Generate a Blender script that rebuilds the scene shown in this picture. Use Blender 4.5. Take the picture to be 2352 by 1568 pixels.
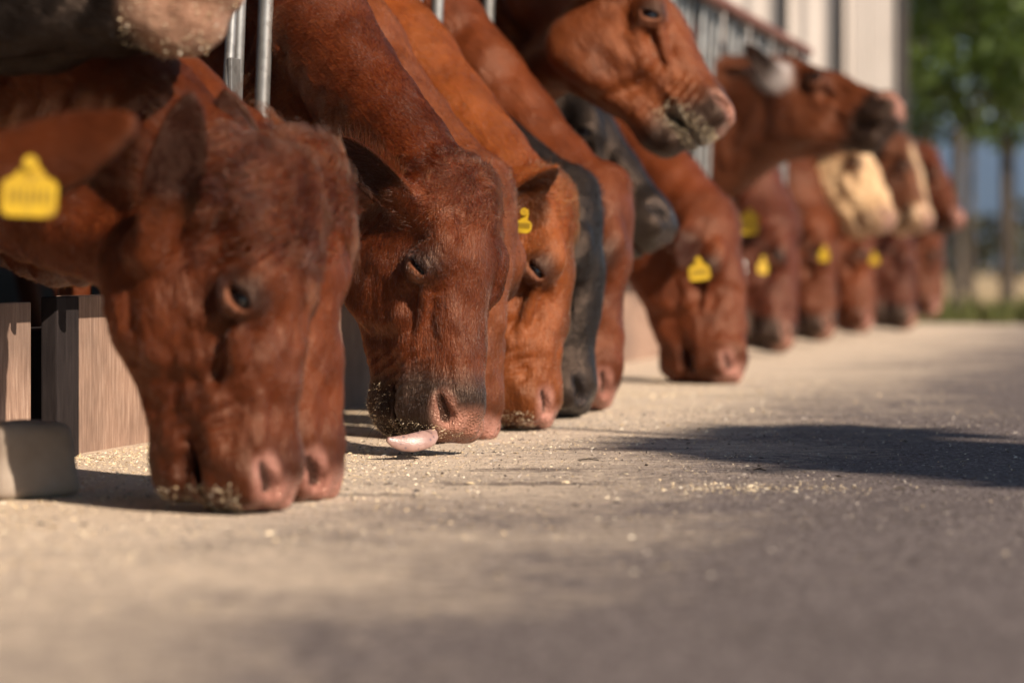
import bpy, math, random
import numpy as np
from mathutils import Vector, Matrix
f32=np.float32
R=math.radians
random.seed(7); rng=np.random.default_rng(7)
for o in list(bpy.data.objects): bpy.data.objects.remove(o)
scn=bpy.context.scene; COL=scn.collection

# ---------------------------------------------------------------- camera, sky, sun, exposure
CAMZ=.33; FPX=2900.
cam=bpy.data.cameras.new('camera'); cam.sensor_width=36; cam.lens=FPX/1024*36
cam.shift_y=-.0728; cam.clip_start=.1; cam.clip_end=12000
cam.dof.use_dof=True; cam.dof.focus_distance=5.0; cam.dof.aperture_fstop=(cam.lens/1000)/.036
cam.dof.aperture_blades=0
co=bpy.data.objects.new('camera',cam); COL.objects.link(co)
co.location=(0,0,CAMZ); co.rotation_euler=(R(90),0,0); scn.camera=co

SUN_AZ=43.; SUN_EL=33.      # azimuth: degrees to the right of straight behind the camera
sdir=np.array([math.sin(R(SUN_AZ))*math.cos(R(SUN_EL)),-math.cos(R(SUN_AZ))*math.cos(R(SUN_EL)),math.sin(R(SUN_EL))])
wd=bpy.data.worlds.new('World'); scn.world=wd; wd.use_nodes=True
wn=wd.node_tree; sky=wn.nodes.new('ShaderNodeTexSky'); sky.sky_type='NISHITA'; sky.sun_disc=False
sky.sun_elevation=R(SUN_EL); sky.sun_rotation=math.atan2(sdir[0],sdir[1])
sky.air_density=1.0; sky.dust_density=.15; sky.ozone_density=1.5
wn.links.new(sky.outputs[0],wn.nodes['Background'].inputs[0]); wn.nodes['Background'].inputs[1].default_value=.07
sl=bpy.data.lights.new('sun','SUN'); sl.energy=5.0; sl.angle=R(.53); sl.color=(1,.85,.71)
so=bpy.data.objects.new('sun',sl); COL.objects.link(so); so.location=(10,-10,12)
so.rotation_euler=Vector((-sdir[0],-sdir[1],-sdir[2])).to_track_quat('-Z','Y').to_euler()
vs=scn.view_settings; vs.view_transform='Standard'; vs.look='None'; vs.exposure=0.70; vs.gamma=1; vs.use_curve_mapping=False
scn.cycles.max_bounces=6; scn.cycles.diffuse_bounces=2; scn.cycles.glossy_bounces=3; scn.cycles.transmission_bounces=6
scn.cycles.volume_bounces=1; scn.cycles.use_denoising=True; scn.cycles.sample_clamp_indirect=6

# ---------------------------------------------------------------- row frame: n out of the pen, u along the row
NX,NY=.9728,-.2315
n3=np.array([NX,NY,0]); u3=np.array([-NY,NX,0])
def rw(p,t,z): return np.array([p*NX-t*NY,p*NY+t*NX,z])      # row -> world
def wr(w): return np.array([w[0]*NX+w[1]*NY,-w[0]*NY+w[1]*NX,w[2]])
def P(vx,vy,d): return np.array([(vx-1176)*.4354*d/FPX,d,CAMZ+(612-vy)*.4354*d/FPX])
RAIL=-1.70; WALL=-1.93

# ---------------------------------------------------------------- object helpers
def new_obj(name,me,parent=None,loc=None):
    o=bpy.data.objects.new(name,me); COL.objects.link(o)
    if parent is not None: o.parent=parent
    if loc is not None: o.location=loc
    return o
def tag(o,label=None,cat=None,group=None,kind=None):
    if label: o['label']=label
    if cat: o['category']=cat
    if group: o['group']=group
    if kind: o['kind']=kind
    return o
def pydata(name,v,f,mat=None,smooth=False):
    me=bpy.data.meshes.new(name); me.from_pydata([tuple(map(float,x)) for x in v],[],[tuple(map(int,x)) for x in f])
    if smooth: me.polygons.foreach_set('use_smooth',[True]*len(me.polygons))
    if mat: me.materials.append(mat)
    me.update(); return me
class MB:
    def __init__(s): s.v=[]; s.f=[]
    def add(s,v,f): b=len(s.v); s.v+= [tuple(map(float,x)) for x in v]; s.f+=[tuple(i+b for i in q) for q in f]
    def box(s,o,ex,ey,ez,bev=0.):
        """o corner origin, ex/ey/ez edge vectors, bevelled edges"""
        o,ex,ey,ez=[np.asarray(x,float) for x in (o,ex,ey,ez)]
        if bev<=0:
            c=[o+ex*i+ey*j+ez*k for k in(0,1) for j in(0,1) for i in(0,1)]
            s.add(c,[(0,2,3,1),(4,5,7,6),(0,1,5,4),(2,6,7,3),(0,4,6,2),(1,3,7,5)]); return
        E=[ex,ey,ez]; Ln=[np.linalg.norm(e) for e in E]; U=[e/l for e,l in zip(E,Ln)]
        import bmesh
        bm=bmesh.new(); bmesh.ops.create_cube(bm,size=1)
        for q in bm.verts: q.co=Vector([(q.co[i]+.5)*Ln[i] for i in range(3)])
        bmesh.ops.bevel(bm,geom=bm.edges[:],offset=bev,segments=2,affect='EDGES',profile=.6)
        bm.verts.index_update()
        s.add([o+U[0]*q.co[0]+U[1]*q.co[1]+U[2]*q.co[2] for q in bm.verts],[[q.index for q in f.verts] for f in bm.faces]); bm.free()
    def tube(s,pts,rad,seg=12,cap=True):
        pts=[np.asarray(p,float) for p in pts]; rad=[rad]*len(pts) if np.isscalar(rad) else rad
        V=[];F=[]; prev=None
        for i,p in enumerate(pts):
            t=unit(pts[min(i+1,len(pts)-1)]-pts[max(i-1,0)])
            a=np.array([0,0,1.]) if abs(t[2])<.9 else np.array([1.,0,0])
            if prev is not None: a=prev
            x=unit(a-t*(a@t)); y=np.cross(t,x); prev=x
            for k in range(seg): an=2*math.pi*k/seg; V.append(p+rad[i]*(x*math.cos(an)+y*math.sin(an)))
        for i in range(len(pts)-1):
            for k in range(seg): F.append((i*seg+k,i*seg+(k+1)%seg,(i+1)*seg+(k+1)%seg,(i+1)*seg+k))
        if cap: F.append(tuple(range(seg))[::-1]); F.append(tuple(range((len(pts)-1)*seg,len(pts)*seg)))
        s.add(V,F)
    def mesh(s,name,mat,smooth=False):
        me=pydata(name,s.v,s.f,mat)
        if smooth:
            me.polygons.foreach_set('use_smooth',[True]*len(me.polygons))
            try: me.set_sharp_from_angle(angle=R(40))
            except Exception: pass
        return me
# ---------------------------------------------------------------- material helpers
class NT:
    def __init__(s,name,rough=.7,spec=.3):
        s.m=bpy.data.materials.new(name); s.m.use_nodes=True; s.t=s.m.node_tree
        s.b=s.t.nodes['Principled BSDF']; s.b.inputs['Roughness'].default_value=rough; s.b.inputs['Specular IOR Level'].default_value=spec
        s.tc=s.t.nodes.new('ShaderNodeTexCoord'); s.obj=s.tc.outputs['Object']
        s.geo=s.t.nodes.new('ShaderNodeNewGeometry'); s.pos=s.geo.outputs['Position']
    def n(s,typ,**kw):
        x=s.t.nodes.new(typ)
        for k,v in kw.items():
            if k in x.inputs: x.inputs[k].default_value=v
            else: setattr(x,k,v)
        return x
    def l(s,a,b): s.t.links.new(a,b)
    def mapv(s,vec,scale=(1,1,1),rot=(0,0,0)):
        m=s.n('ShaderNodeMapping'); m.inputs['Scale'].default_value=scale; m.inputs['Rotation'].default_value=rot; s.l(vec,m.inputs['Vector']); return m.outputs[0]
    def noise(s,scale,detail=4,rough=.55,vec=None):
        x=s.n('ShaderNodeTexNoise'); x.inputs['Scale'].default_value=scale; x.inputs['Detail'].default_value=detail; x.inputs['Roughness'].default_value=rough
        s.l(vec if vec is not None else s.pos,x.inputs['Vector']); return x.outputs['Fac']
    def vor(s,scale,vec=None,out='Distance',feature='F1'):
        x=s.n('ShaderNodeTexVoronoi'); x.feature=feature; x.inputs['Scale'].default_value=scale
        s.l(vec if vec is not None else s.pos,x.inputs['Vector']); return x.outputs[out]
    def ramp(s,fac,stops):
        r=s.n('ShaderNodeValToRGB'); el=r.color_ramp.elements
        while len(el)<len(stops): el.new(.5)
        for e,(p,c) in zip(el,stops): e.position=p; e.color=(*c,1) if len(c)==3 else c
        s.l(fac,r.inputs[0]); return r.outputs[0]
    def mix(s,f,a,b,mode='MIX'):
        x=s.n('ShaderNodeMix'); x.data_type='RGBA'; x.blend_type=mode
        for v,k in ((f,0),(a,6),(b,7)):
            if hasattr(v,'is_linked') or hasattr(v,'links'): s.l(v,x.inputs[k])
            else: x.inputs[k].default_value=v if k==0 else (*v,1)
        return x.outputs[2]
    def math(s,op,a,b=0.):
        x=s.n('ShaderNodeMath'); x.operation=op
        for v,k in ((a,0),(b,1)):
            if hasattr(v,'links'): s.l(v,x.inputs[k])
            else: x.inputs[k].default_value=v
        return x.outputs[0]
    def bump(s,h,dist,strength=1.):
        x=s.n('ShaderNodeBump'); x.inputs['Distance'].default_value=dist; x.inputs['Strength'].default_value=strength
        s.l(h,x.inputs['Height']); s.l(x.outputs[0],s.b.inputs['Normal'])
    def col(s,c):
        if hasattr(c,'links'): s.l(c,s.b.inputs['Base Color'])
        else: s.b.inputs['Base Color'].default_value=(*c,1)
        return s
def attr(nt,name):
    a=nt.n('ShaderNodeAttribute'); a.attribute_name=name; return a
# ---------------------------------------------------------------- implicit-surface toolkit
def smin(a,b,k):
    h=np.clip(.5+.5*(b-a)/k,0,1); return b+(a-b)*h-k*h*(1-h)
def smax(a,b,k): return -smin(-a,-b,k)
def ell(p,c,r):
    q=p-np.asarray(c,f32); r=np.asarray(r,f32)
    k0=np.sqrt(((q/r)**2).sum(1)); k1=np.sqrt(((q/(r*r))**2).sum(1))+1e-9
    return k0*(k0-1)/k1
def rcone(p,a,b,r1,r2):
    a=np.asarray(a,f32); ba=np.asarray(b,f32)-a; pa=p-a
    h=np.clip((pa@ba)/(ba@ba),0,1); d=pa-h[:,None]*ba
    return np.sqrt((d*d).sum(1))-(r1+(r2-r1)*h)
def surface_nets(F,org,h):
    S=F<0; nx,ny,nz=F.shape
    cnt=np.zeros((nx-1,ny-1,nz-1),np.int8)
    for i in (0,1):
        for j in (0,1):
            for k in (0,1): cnt+=S[i:nx-1+i,j:ny-1+j,k:nz-1+k]
    act=np.flatnonzero(((cnt>0)&(cnt<8)).ravel())
    I,J,K=np.unravel_index(act,cnt.shape)
    idm=np.full(cnt.shape,-1,np.int32); idm[I,J,K]=np.arange(len(act))
    off=[(i,j,k) for i in (0,1) for j in (0,1) for k in (0,1)]
    V=np.stack([F[I+a,J+b,K+c] for a,b,c in off],1)
    acc=np.zeros((len(act),3)); n=np.zeros(len(act))
    for x in range(8):
        for y in range(x+1,8):
            if sum(abs(off[x][q]-off[y][q]) for q in range(3))!=1: continue
            m=(V[:,x]<0)!=(V[:,y]<0); va,vb=V[m,x],V[m,y]
            t=va/(va-vb); oa=np.array(off[x],float); ob=np.array(off[y],float)
            acc[m]+=oa+(ob-oa)*t[:,None]; n[m]+=1
    verts=org+h*(np.stack([I,J,K],1)+acc/n[:,None])
    Q=[]
    for ax in range(3):
        sl=[slice(1,-1)]*3; sl[ax]=slice(0,-1); s2=list(sl); s2[ax]=slice(1,None)
        A=S[tuple(sl)]; B=S[tuple(s2)]
        e=np.argwhere(A!=B); 
        if len(e)==0: continue
        inn=A[tuple(e.T)]
        g=e.copy(); 
        for q in range(3):
            if q!=ax: g[:,q]+=1
        u,v=[(1,2),(2,0),(0,1)][ax]
        c=[]
        for du,dv in ((-1,-1),(0,-1),(0,0),(-1,0)):
            gg=g.copy(); gg[:,u]+=du; gg[:,v]+=dv; c.append(idm[gg[:,0],gg[:,1],gg[:,2]])
        q4=np.stack(c,1); q4[~inn]=q4[~inn][:,::-1]; Q.append(q4)
    return verts,np.concatenate(Q)
def mesh_sdf(f,lo,hi,h,blk=4):
    lo=np.asarray(lo,float); hi=np.asarray(hi,float); H=h*blk
    nb=np.maximum(1,np.ceil((hi-lo)/H).astype(int))
    g=np.stack(np.meshgrid(*[np.arange(n) for n in nb],indexing='ij'),-1).reshape(-1,3)
    cen=(lo+(g+.5)*H-h*.5).astype(f32); d=f(cen)
    near=np.abs(d)<H*1.5
    F=np.repeat(np.repeat(np.repeat(d.reshape(nb),blk,0),blk,1),blk,2).astype(f32)
    gi=g[near]; o=np.stack(np.meshgrid(*[np.arange(blk)]*3,indexing='ij'),-1).reshape(-1,3)
    idx=(gi[:,None,:]*blk+o[None]).reshape(-1,3)
    F[idx[:,0],idx[:,1],idx[:,2]]=f((lo+idx*h).astype(f32))
    return surface_nets(F,lo,h)
def vnormals(v,q):
    n=np.cross(v[q[:,2]]-v[q[:,0]],v[q[:,3]]-v[q[:,1]]); out=np.zeros_like(v)
    for k in range(4): np.add.at(out,q[:,k],n)
    return out/(np.linalg.norm(out,axis=1,keepdims=True)+1e-12)
def relax(v,q,it=1,w=.5):
    for _ in range(it):
        s=np.zeros_like(v); c=np.zeros(len(v))
        for k in range(4):
            a,b=q[:,k],q[:,(k+1)%4]
            np.add.at(s,a,v[b]); np.add.at(c,a,1); np.add.at(s,b,v[a]); np.add.at(c,b,1)
        v=v+(s/np.maximum(c,1)[:,None]-v)*w
    return v
def hash3(i,seed):
    x=(i[:,0]*73856093)^(i[:,1]*19349663)^(i[:,2]*83492791)^(seed*2654435761&0x7fffffff)
    x=(x^(x>>13))*1274126177&0xffffffff; x=(x^(x>>16))&0xffff
    return x/32767.5-1
def vnoise(p,seed=0):
    i=np.floor(p).astype(np.int64); t=p-i; t=t*t*(3-2*t); r=0
    for a in (0,1):
        for b in (0,1):
            for c in (0,1):
                w=(t[:,0] if a else 1-t[:,0])*(t[:,1] if b else 1-t[:,1])*(t[:,2] if c else 1-t[:,2])
                r=r+w*hash3(i+np.array([a,b,c]),seed)
    return r
def fbm(p,oct=3,seed=0):
    r=0;a=1.
    for o in range(oct): r=r+a*vnoise(p*2**o+7.3*o,seed+o); a*=.5
    return r
def unit(v): v=np.asarray(v,float); return v/np.linalg.norm(v)
def sstep(a,b,x): t=np.clip((x-a)/(b-a),0,1); return t*t*(3-2*t)

# ---------------------------------------------------------------- cow head (local: a poll->muzzle, b face normal, c side)
EYE=np.array([.178,-.060,.097])
def head_sdf(L,ears=None,thin=.006,lid=.4,mouth=0.):
    """L: (n,3) local coords, unit head; symmetric in c"""
    p=L.copy(); p[:,2]=np.abs(p[:,2])
    d=ell(p,(.065,-.09,0),(.09,.085,.098))
    d=smin(d,ell(p,(.0,-.06,0),(.036,.050,.066)),.03)
    d=smin(d,ell(p,(.12,-.056,0),(.115,.053,.098)),.03)
    d=smin(d,rcone(p,(.17,-.064,0),(.395,-.062,0),.066,.056),.03)
    d=smin(d,ell(p,(.26,-.105,.032),(.12,.068,.046)),.035)
    d=smin(d,ell(p,(.165,-.172,.056),(.095,.100,.040)),.035)
    d=smin(d,ell(p,(.115,-.225,.046),(.058,.058,.032)),.03)
    d=smin(d,rcone(p,(.14,-.262,.038),(.36,-.176,.024),.030,.028),.035)
    d=smin(d,ell(p,(.25,-.165,0),(.14,.066,.055)),.03)
    d=smin(d,ell(p,(.395,-.084,0),(.062,.072,.080)),.03)
    d=smin(d,ell(p,(.425,-.104,0),(.036,.056,.074)),.02)
    d=smin(d,ell(p,(.428,-.060,.050),(.032,.032,.030)),.016)      # nostril wing
    d=smin(d,rcone(p,(.20,-.122,.080),(.30,-.110,.058),.013,.010),.022)  # facial crest
    d=smin(d,ell(p,(.140,-.036,.080),(.040,.028,.022)),.02)       # brow
    d=smin(d,ell(p,(.178,-.064,.085),(.042,.036,.034)),.024)      # lids
    # bony relief: temporal hollow, hollow below the eye, cheek-muscle front edge, tear ridge
    d=smax(d,-ell(p,(.085,-.085,.118),(.045,.035,.022)),.03)
    d=smax(d,-ell(p,(.255,-.070,.090),(.050,.030,.020)),.03)
    rj=np.sqrt((p[:,0]-.165)**2+((p[:,1]+.150)*.92)**2); mj=sstep(.16,.23,p[:,0])*sstep(.02,.045,p[:,2]); ca=(p[:,0]-.165)/(rj+1e-4)
    d=d-mj*ca*(.0050*np.exp(-((rj-.098)/.013)**2)-.0045*np.exp(-((rj-.122)/.012)**2))
    d=smin(d,rcone(p,(.215,-.062,.084),(.335,-.100,.052),.010,.007),.012)
    d=smin(d,rcone(p,(.300,-.125,.050),(.390,-.105,.062),.010,.008),.018)
    # creases running back from the mouth corner and across the muzzle
    d=d+.0022*np.cos((p[:,0]+.35*p[:,1])*2*math.pi/.021)*sstep(.29,.33,p[:,0])*(1-sstep(.385,.41,p[:,0]))*sstep(.030,.05,p[:,2])*(1-sstep(-.075,-.05,p[:,1]))
    chin=smin(ell(p,(.378,-.180,0),(.062,.046,.052)),ell(p,(.418,-.168,0),(.030,.032,.056)),.02)
    q=p-np.array([.412,-.130-.02*mouth,0],f32); cs,sn=math.cos(-.30),math.sin(-.30)
    qa=q[:,0]*cs-q[:,1]*sn; qb=q[:,0]*sn+q[:,1]*cs
    d=smin(d,chin,.014)
    d=smax(d,-(ell(np.stack([qa,qb,q[:,2]],1),(0,0,0),(.056,.0040+.012*mouth,.11))),.007)
    # nostril
    d=smin(d,rcone(p,(.405,-.024,.024),(.440,-.034,.022),.012,.017),.012)   # alar fold
    d=smax(d,-rcone(p,(.384,-.040,.070),(.430,-.030,.048),.003,.0135),.007)
    d=smax(d,-rcone(p,(.430,-.030,.048),(.436,-.050,.060),.011,.003),.006)
    # eye opening
    q=p-EYE.astype(f32); cs,sn=math.cos(-.75),math.sin(-.75)
    ea=q[:,0]*cs-q[:,1]*sn; eb=q[:,0]*sn+q[:,1]*cs
    d=smax(d,-ell(np.stack([ea,eb,q[:,2]],1),(0,-.002,.02),(.0200,.0045+.008*lid,.05)),.005)
    # lid folds
    rr=np.sqrt((ea/1.4)**2+(eb)**2); m=(p[:,2]>.05)*np.exp(-((rr-.022)/.014)**2)
    d=d+m*.0014*np.cos((rr-.012)*2*math.pi/.0105)
    if ears is not None:
        for (base,ax,nm,ln,wd) in ears:
            d=smin(d,ear_sdf(L,base,ax,nm,ln,wd,thin),.018)
    return d
def ear_sdf(L,base,ax,nm,ln,wd,thin):
    ax=unit(ax); nm=np.asarray(nm,float); nm=unit(nm-ax*(nm@ax)); sd=np.cross(ax,nm)
    q=L-np.asarray(base,f32); s=q@ax.astype(f32); v=q@sd.astype(f32); w=q@nm.astype(f32)
    u=np.clip(s/ln,0.0,1)
    hw=wd*np.maximum(1.75*(u+.06)**.55*(1-u)**.62,0)*.78
    kk=13*(1-u)+4
    w0=kk*v*v-.35*ln*(u-.1)*(u-.1)*.35
    d=np.maximum(np.abs(w-w0)-thin*(1.15-.4*u),np.abs(v)-hw)
    d=np.maximum(d,np.maximum(-s,s-ln))*.62
    base=np.asarray(base,float)
    return smin(d,rcone(L,base-ax*.03,base+ax*.045,.036,.017),.02)
# ================================================================ materials of the setting
def m_ground():
    k=NT('concrete_apron',.85,.25)
    pdot=k.n('ShaderNodeVectorMath',operation='DOT_PRODUCT'); k.l(k.pos,pdot.inputs[0]); pdot.inputs[1].default_value=(NX,NY,0)
    p=pdot.outputs['Value']
    ag=k.vor(210.,out='Color'); agd=k.vor(210.); fine=k.noise(600,3,.6); mid=k.noise(26,5,.6); big=k.noise(2.2,4,.6); huge=k.noise(.5,3)
    base=k.ramp(mid,[(.25,(.098,.075,.066)),(.5,(.140,.109,.098)),(.75,(.195,.156,.142))])
    sv=k.n('ShaderNodeSeparateColor'); k.l(ag,sv.inputs[0])
    stones=k.ramp(sv.outputs[0],[(0,(.042,.033,.030)),(.35,(.118,.094,.087)),(.7,(.18,.148,.136)),(1,(.37,.315,.285))])
    base=k.mix(.80,base,stones)
    base=k.mix(k.math('MULTIPLY',k.ramp(big,[(.45,(0,0,0)),(.7,(1,1,1))]),.45),base,(.088,.070,.064))
    # feed meal trodden in along the trough line: thick at the wall, thinning outwards
    d1=k.math('MULTIPLY_ADD',p,-1.25); d1.node.inputs[2].default_value=-.74
    d2=k.math('ADD',d1,k.math('MULTIPLY',k.math('SUBTRACT',big,.5),1.5))
    d3=k.math('ADD',d2,k.math('MULTIPLY',k.math('SUBTRACT',mid,.5),1.1))
    d4=k.math('ADD',d3,k.math('MULTIPLY',k.math('SUBTRACT',fine,.5),.9))
    dm=k.ramp(d4,[(.0,(0,0,0)),(.9,(1,1,1))])
    meal=k.ramp(fine,[(.3,(.55,.41,.285)),(.5,(.76,.60,.435)),(.7,(.87,.75,.60))])
    cgr=k.mix(k.math('MULTIPLY',dm,k.ramp(sv.outputs[1],[(.0,(.55,.55,.55)),(.45,(.97,.97,.97))])),base,meal)
    # licked wet patches and drool stains in front of the nearest muzzles
    wet=None
    for (cx,cy,rx,ry) in ((.02,4.42,.17,.05),(.03,4.72,.13,.05),(-.20,4.20,.10,.04),(.18,5.25,.15,.06),(.52,4.05,.05,.03)):
        mp=k.n('ShaderNodeMapping'); mp.inputs['Location'].default_value=(-cx/rx,-cy/ry,0); mp.inputs['Scale'].default_value=(1/rx,1/ry,0); k.l(k.pos,mp.inputs['Vector'])
        ln=k.n('ShaderNodeVectorMath',operation='LENGTH'); k.l(mp.outputs[0],ln.inputs[0])
        e=k.math('ADD',ln.outputs['Value'],k.math('MULTIPLY',k.math('SUBTRACT',mid,.5),2.6)); e=k.ramp(e,[(.45,(1,1,1)),(1.,(0,0,0))])
        wet=e if wet is None else k.math('MAXIMUM',wet,e)
    cgr=k.mix(k.math('MULTIPLY',wet,.62),cgr,k.mix(.5,base,(.035,.028,.024)))
    rr=k.n('ShaderNodeMapRange'); k.l(wet,rr.inputs[0]); rr.inputs[3].default_value=.85; rr.inputs[4].default_value=.5; k.l(rr.outputs[0],k.b.inputs['Roughness'])
    k.col(cgr)
    h=k.math('ADD',k.math('MULTIPLY',agd,.9),k.math('MULTIPLY',fine,.7)); h=k.math('ADD',h,k.math('MULTIPLY',mid,2.5))
    k.bump(h,.0035,1.)
    return k.m
def m_simple(name,c1,c2,scale=8,rough=.8,spec=.25,bump=0,stretch=None,detail=5):
    k=NT(name,rough,spec); v=k.mapv(k.obj,stretch) if stretch else k.obj
    nz=k.noise(scale,detail,.6,v); k.col(k.ramp(nz,[(.3,c1),(.7,c2)]))
    if bump: k.bump(nz,bump,.7)
    return k.m
def m_galv():
    k=NT('galvanised_steel',.42,.5); k.b.inputs['Metallic'].default_value=.75
    a=k.vor(60,k.obj,'Color'); s=k.n('ShaderNodeSeparateColor'); k.l(a,s.inputs[0]); nz=k.noise(14,5,.65,k.obj)
    c=k.mix(.35,k.ramp(nz,[(.3,(.22,.215,.20)),(.7,(.42,.41,.385))]),k.ramp(s.outputs[0],[(0,(.25,.25,.24)),(1,(.5,.49,.47))]))
    dirt=k.noise(40,4,.7,k.obj); c=k.mix(k.ramp(dirt,[(.58,(0,0,0)),(.72,(.6,.6,.6))]),c,(.10,.07,.045))
    k.col(c); k.bump(nz,.001,.3); return k.m
def m_wood():
    k=NT('weathered_plywood',.8,.2)
    v=k.mapv(k.obj,(14,14,1.6)); nz=k.noise(9,6,.65,v); big=k.noise(3,4,.6,k.obj)
    sc=k.noise(1.,4,.7,k.mapv(k.obj,(160,160,6))); c=k.ramp(k.math('ADD',k.math('MULTIPLY',nz,.6),k.math('MULTIPLY',sc,.4)),[(.33,(.17,.10,.07)),(.5,(.32,.205,.145)),(.66,(.50,.35,.26))])
    k.col(k.mix(k.math('MULTIPLY',k.ramp(big,[(.4,(0,0,0)),(.66,(1,1,1))]),.65),c,(.13,.09,.07))); k.bump(nz,.0015,.6); return k.m
M={}
M['ground']=m_ground(); M['galv']=m_galv(); M['wood']=m_wood()
M['rust']=m_simple('red_oxide_paint',(.12,.055,.04),(.22,.10,.075),9,.6,.3,.001)
M['shaded_darkwood']=m_simple('shaded_dark_timber',(.010,.007,.007),(.026,.020,.019),10,.85,.2,.001,(8,8,1))  # dark timber, with the shade on the narrow board put into its colour
M['concrete']=m_simple('cast_concrete',(.24,.19,.145),(.37,.31,.25),9,.88,.2,.003)
M['cream']=m_simple('cream_sheet_cladding',(.47,.41,.355),(.55,.485,.425),1.2,.6,.3)
M['barnsheet']=m_simple('grey_barn_sheet',(.10,.095,.09),(.15,.14,.13),1.5,.7,.3)
M['steel_dark']=m_simple('dark_brown_steel',(.03,.024,.02),(.06,.048,.04),6,.6,.3)
M['field']=m_simple('dry_field',(.34,.24,.12),(.46,.34,.19),.05,.9,.1)
M['grass']=m_simple('verge_grass',(.045,.06,.018),(.12,.115,.04),1.5,.9,.1)
M['hill']=m_simple('wooded_hill',(.018,.030,.030),(.032,.046,.040),.004,.95,.06)
M['hedge']=m_simple('hedge_leaves',(.03,.035,.015),(.07,.06,.03),2,.9,.1)
M['bark']=m_simple('grey_bark',(.045,.036,.028),(.10,.08,.062),12,.9,.15,.004,(1,1,.2))
def m_leaf(name,c1,c2):
    k=NT(name,.55,.35); a=attr(k,'tint'); k.col(k.ramp(a.outputs['Fac'],[(.1,c1),(.9,c2)]))
    tr=k.n('ShaderNodeBsdfTranslucent'); tr.inputs[0].default_value=(c2[0]*1.3,c2[1]*1.35,c2[2]*.7,1)
    mx=k.n('ShaderNodeMixShader'); mx.inputs[0].default_value=.3; k.l(k.b.outputs[0],mx.inputs[1]); k.l(tr.outputs[0],mx.inputs[2])
    k.l(mx.outputs[0],k.t.nodes['Material Output'].inputs[0]); return k.m
M['leaf']=m_leaf('tree_leaf',(.012,.028,.005),(.085,.125,.018))

# ================================================================ ground, field, hills
def sheet(name,pts,z,mat):
    o=new_obj(name,pydata(name,[(x,y,z) for x,y in pts],[tuple(range(len(pts)))],mat)); tag(o,kind='structure'); return o
sheet('ground',[(-5000,-200),(5000,-200),(5000,7500),(-5000,7500)],-.008,M['field'])
def rp(p,t): w=rw(p,t,0); return (w[0],w[1])
sheet('pavement',[rp(-9,-14),rp(14,-14),rp(14,16.6),rp(3,17.1),rp(-9,17.0)],0,M['ground'])
# grass verge: irregular low strip beyond the concrete, with real blades
v=[];f=[]
sheet('grass_verge',[rp(-12,16.9),rp(24,16.5),rp(26,24),rp(-12,25)],-.004,M['grass'])
for i in range(9000):
    p=rng.uniform(-2,9); t=17.0+rng.uniform(0,1)**1.6*6+.25*math.sin(p*1.7); w=rw(p,t,0); a=rng.uniform(0,6.28); h=rng.uniform(.04,.16); b=.012
    dx,dy=math.cos(a)*b,math.sin(a)*b; lx,ly=rng.normal(0,.03,2); n=len(v)
    v+=[(w[0]-dx,w[1]-dy,-.01),(w[0]+dx,w[1]+dy,-.01),(w[0]+lx,w[1]+ly,h)]; f.append((n,n+1,n+2))
tag(new_obj('grass',pydata('grass',v,f,M['grass'])),'short dry green grass growing along the far edge of the concrete','grass',kind='stuff')
def ridge(name,d,x0,x1,base,amp,seed,mat,n=160,dep=500):
    v=[];f=[]
    for i in range(n):
        x=x0+(x1-x0)*i/(n-1)
        h=base+amp*(fbm(np.array([[x/d*2.1,seed*3.1,0]]),4,seed)[0]*.6)
        for j,(q,hh) in enumerate(((0,0),(.25,.35),(.6,.8),(1,1))):
            v.append((x,d+dep*q,max(-1,h*hh+ (0 if j==0 else amp*.15*vnoise(np.array([[x/d*14,j,seed]]),seed)[0]))))
    for i in range(n-1):
        for j in range(3): a=i*4+j; f.append((a,a+4,a+5,a+1))
    return tag(new_obj(name,pydata(name,v,f,mat,True)),kind='structure')
ridge('hills',2300,-1800,3200,120,55,3,M['hill'],dep=700)
# hedge row at the end of the field: ragged leafy mass
v=[];f=[];ti=[]
for i in range(9000):
    x=rng.uniform(4,60); y=82+rng.normal(0,1.2); top=1.5+.7*math.sin(x*.6)+.5*math.sin(x*1.7+1); z=rng.uniform(0,1)**.8*max(.5,top)
    q=rng.normal(size=(2,3)); q/=np.linalg.norm(q,axis=1)[:,None]; s=.16; n=len(v); c=np.array([x,y,z])
    v+=[c-q[0]*s,c+q[1]*s,c+q[0]*s,c-q[1]*s]; f.append((n,n+1,n+2,n+3))
tag(new_obj('hedge',pydata('hedge',v,f,M['hedge'])),'low brown-green hedge along the far side of the ochre field','hedge',kind='stuff')

# ================================================================ feed wall: plywood boards, posts behind
fw=new_obj('feed_wall',None,None,rw(WALL,6,0)); tag(fw,'low weathered plywood feed wall along the foot of the headlock fence','wall')
def child_at_world(name,me,par):
    o=new_obj(name,me,par); o.matrix_parent_inverse=Matrix.Translation(-Vector(par.location)); return o
bt=[2.2,3.42,4.61,4.655,4.766,5.95]
while bt[-1]<17: bt.append(bt[-1]+1.22+rng.uniform(-.02,.02))
for i in range(len(bt)-1):
    t0,t1=bt[i]+.006,bt[i+1]-.006
    if i==2: continue                      # the open black joint
    if i==3: t0,t1=4.657,4.758
    pr=0.0+(.02 if i==3 else rng.uniform(-.006,.006)); mb=MB()
    top=.295+rng.uniform(-.008,.008)
    mb.box(rw(WALL-.03+pr,t0,-.02),n3*.03,u3*(t1-t0),(0,0,top),.003)
    mesh=mb.mesh('board',M['shaded_darkwood'] if i==3 else M['wood']); o=child_at_world('board',mesh,fw)
    if i==3: o['label']='narrow dark upright board, its colour darkened further for shade, beside the open joint'
mb=MB(); mb.box(rw(WALL-.16,2.2,-.02),n3*.11,u3*15,(0,0,.24),.01); child_at_world('backing_kerb',mb.mesh('backing_kerb',M['shaded_darkwood']),fw)

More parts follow.
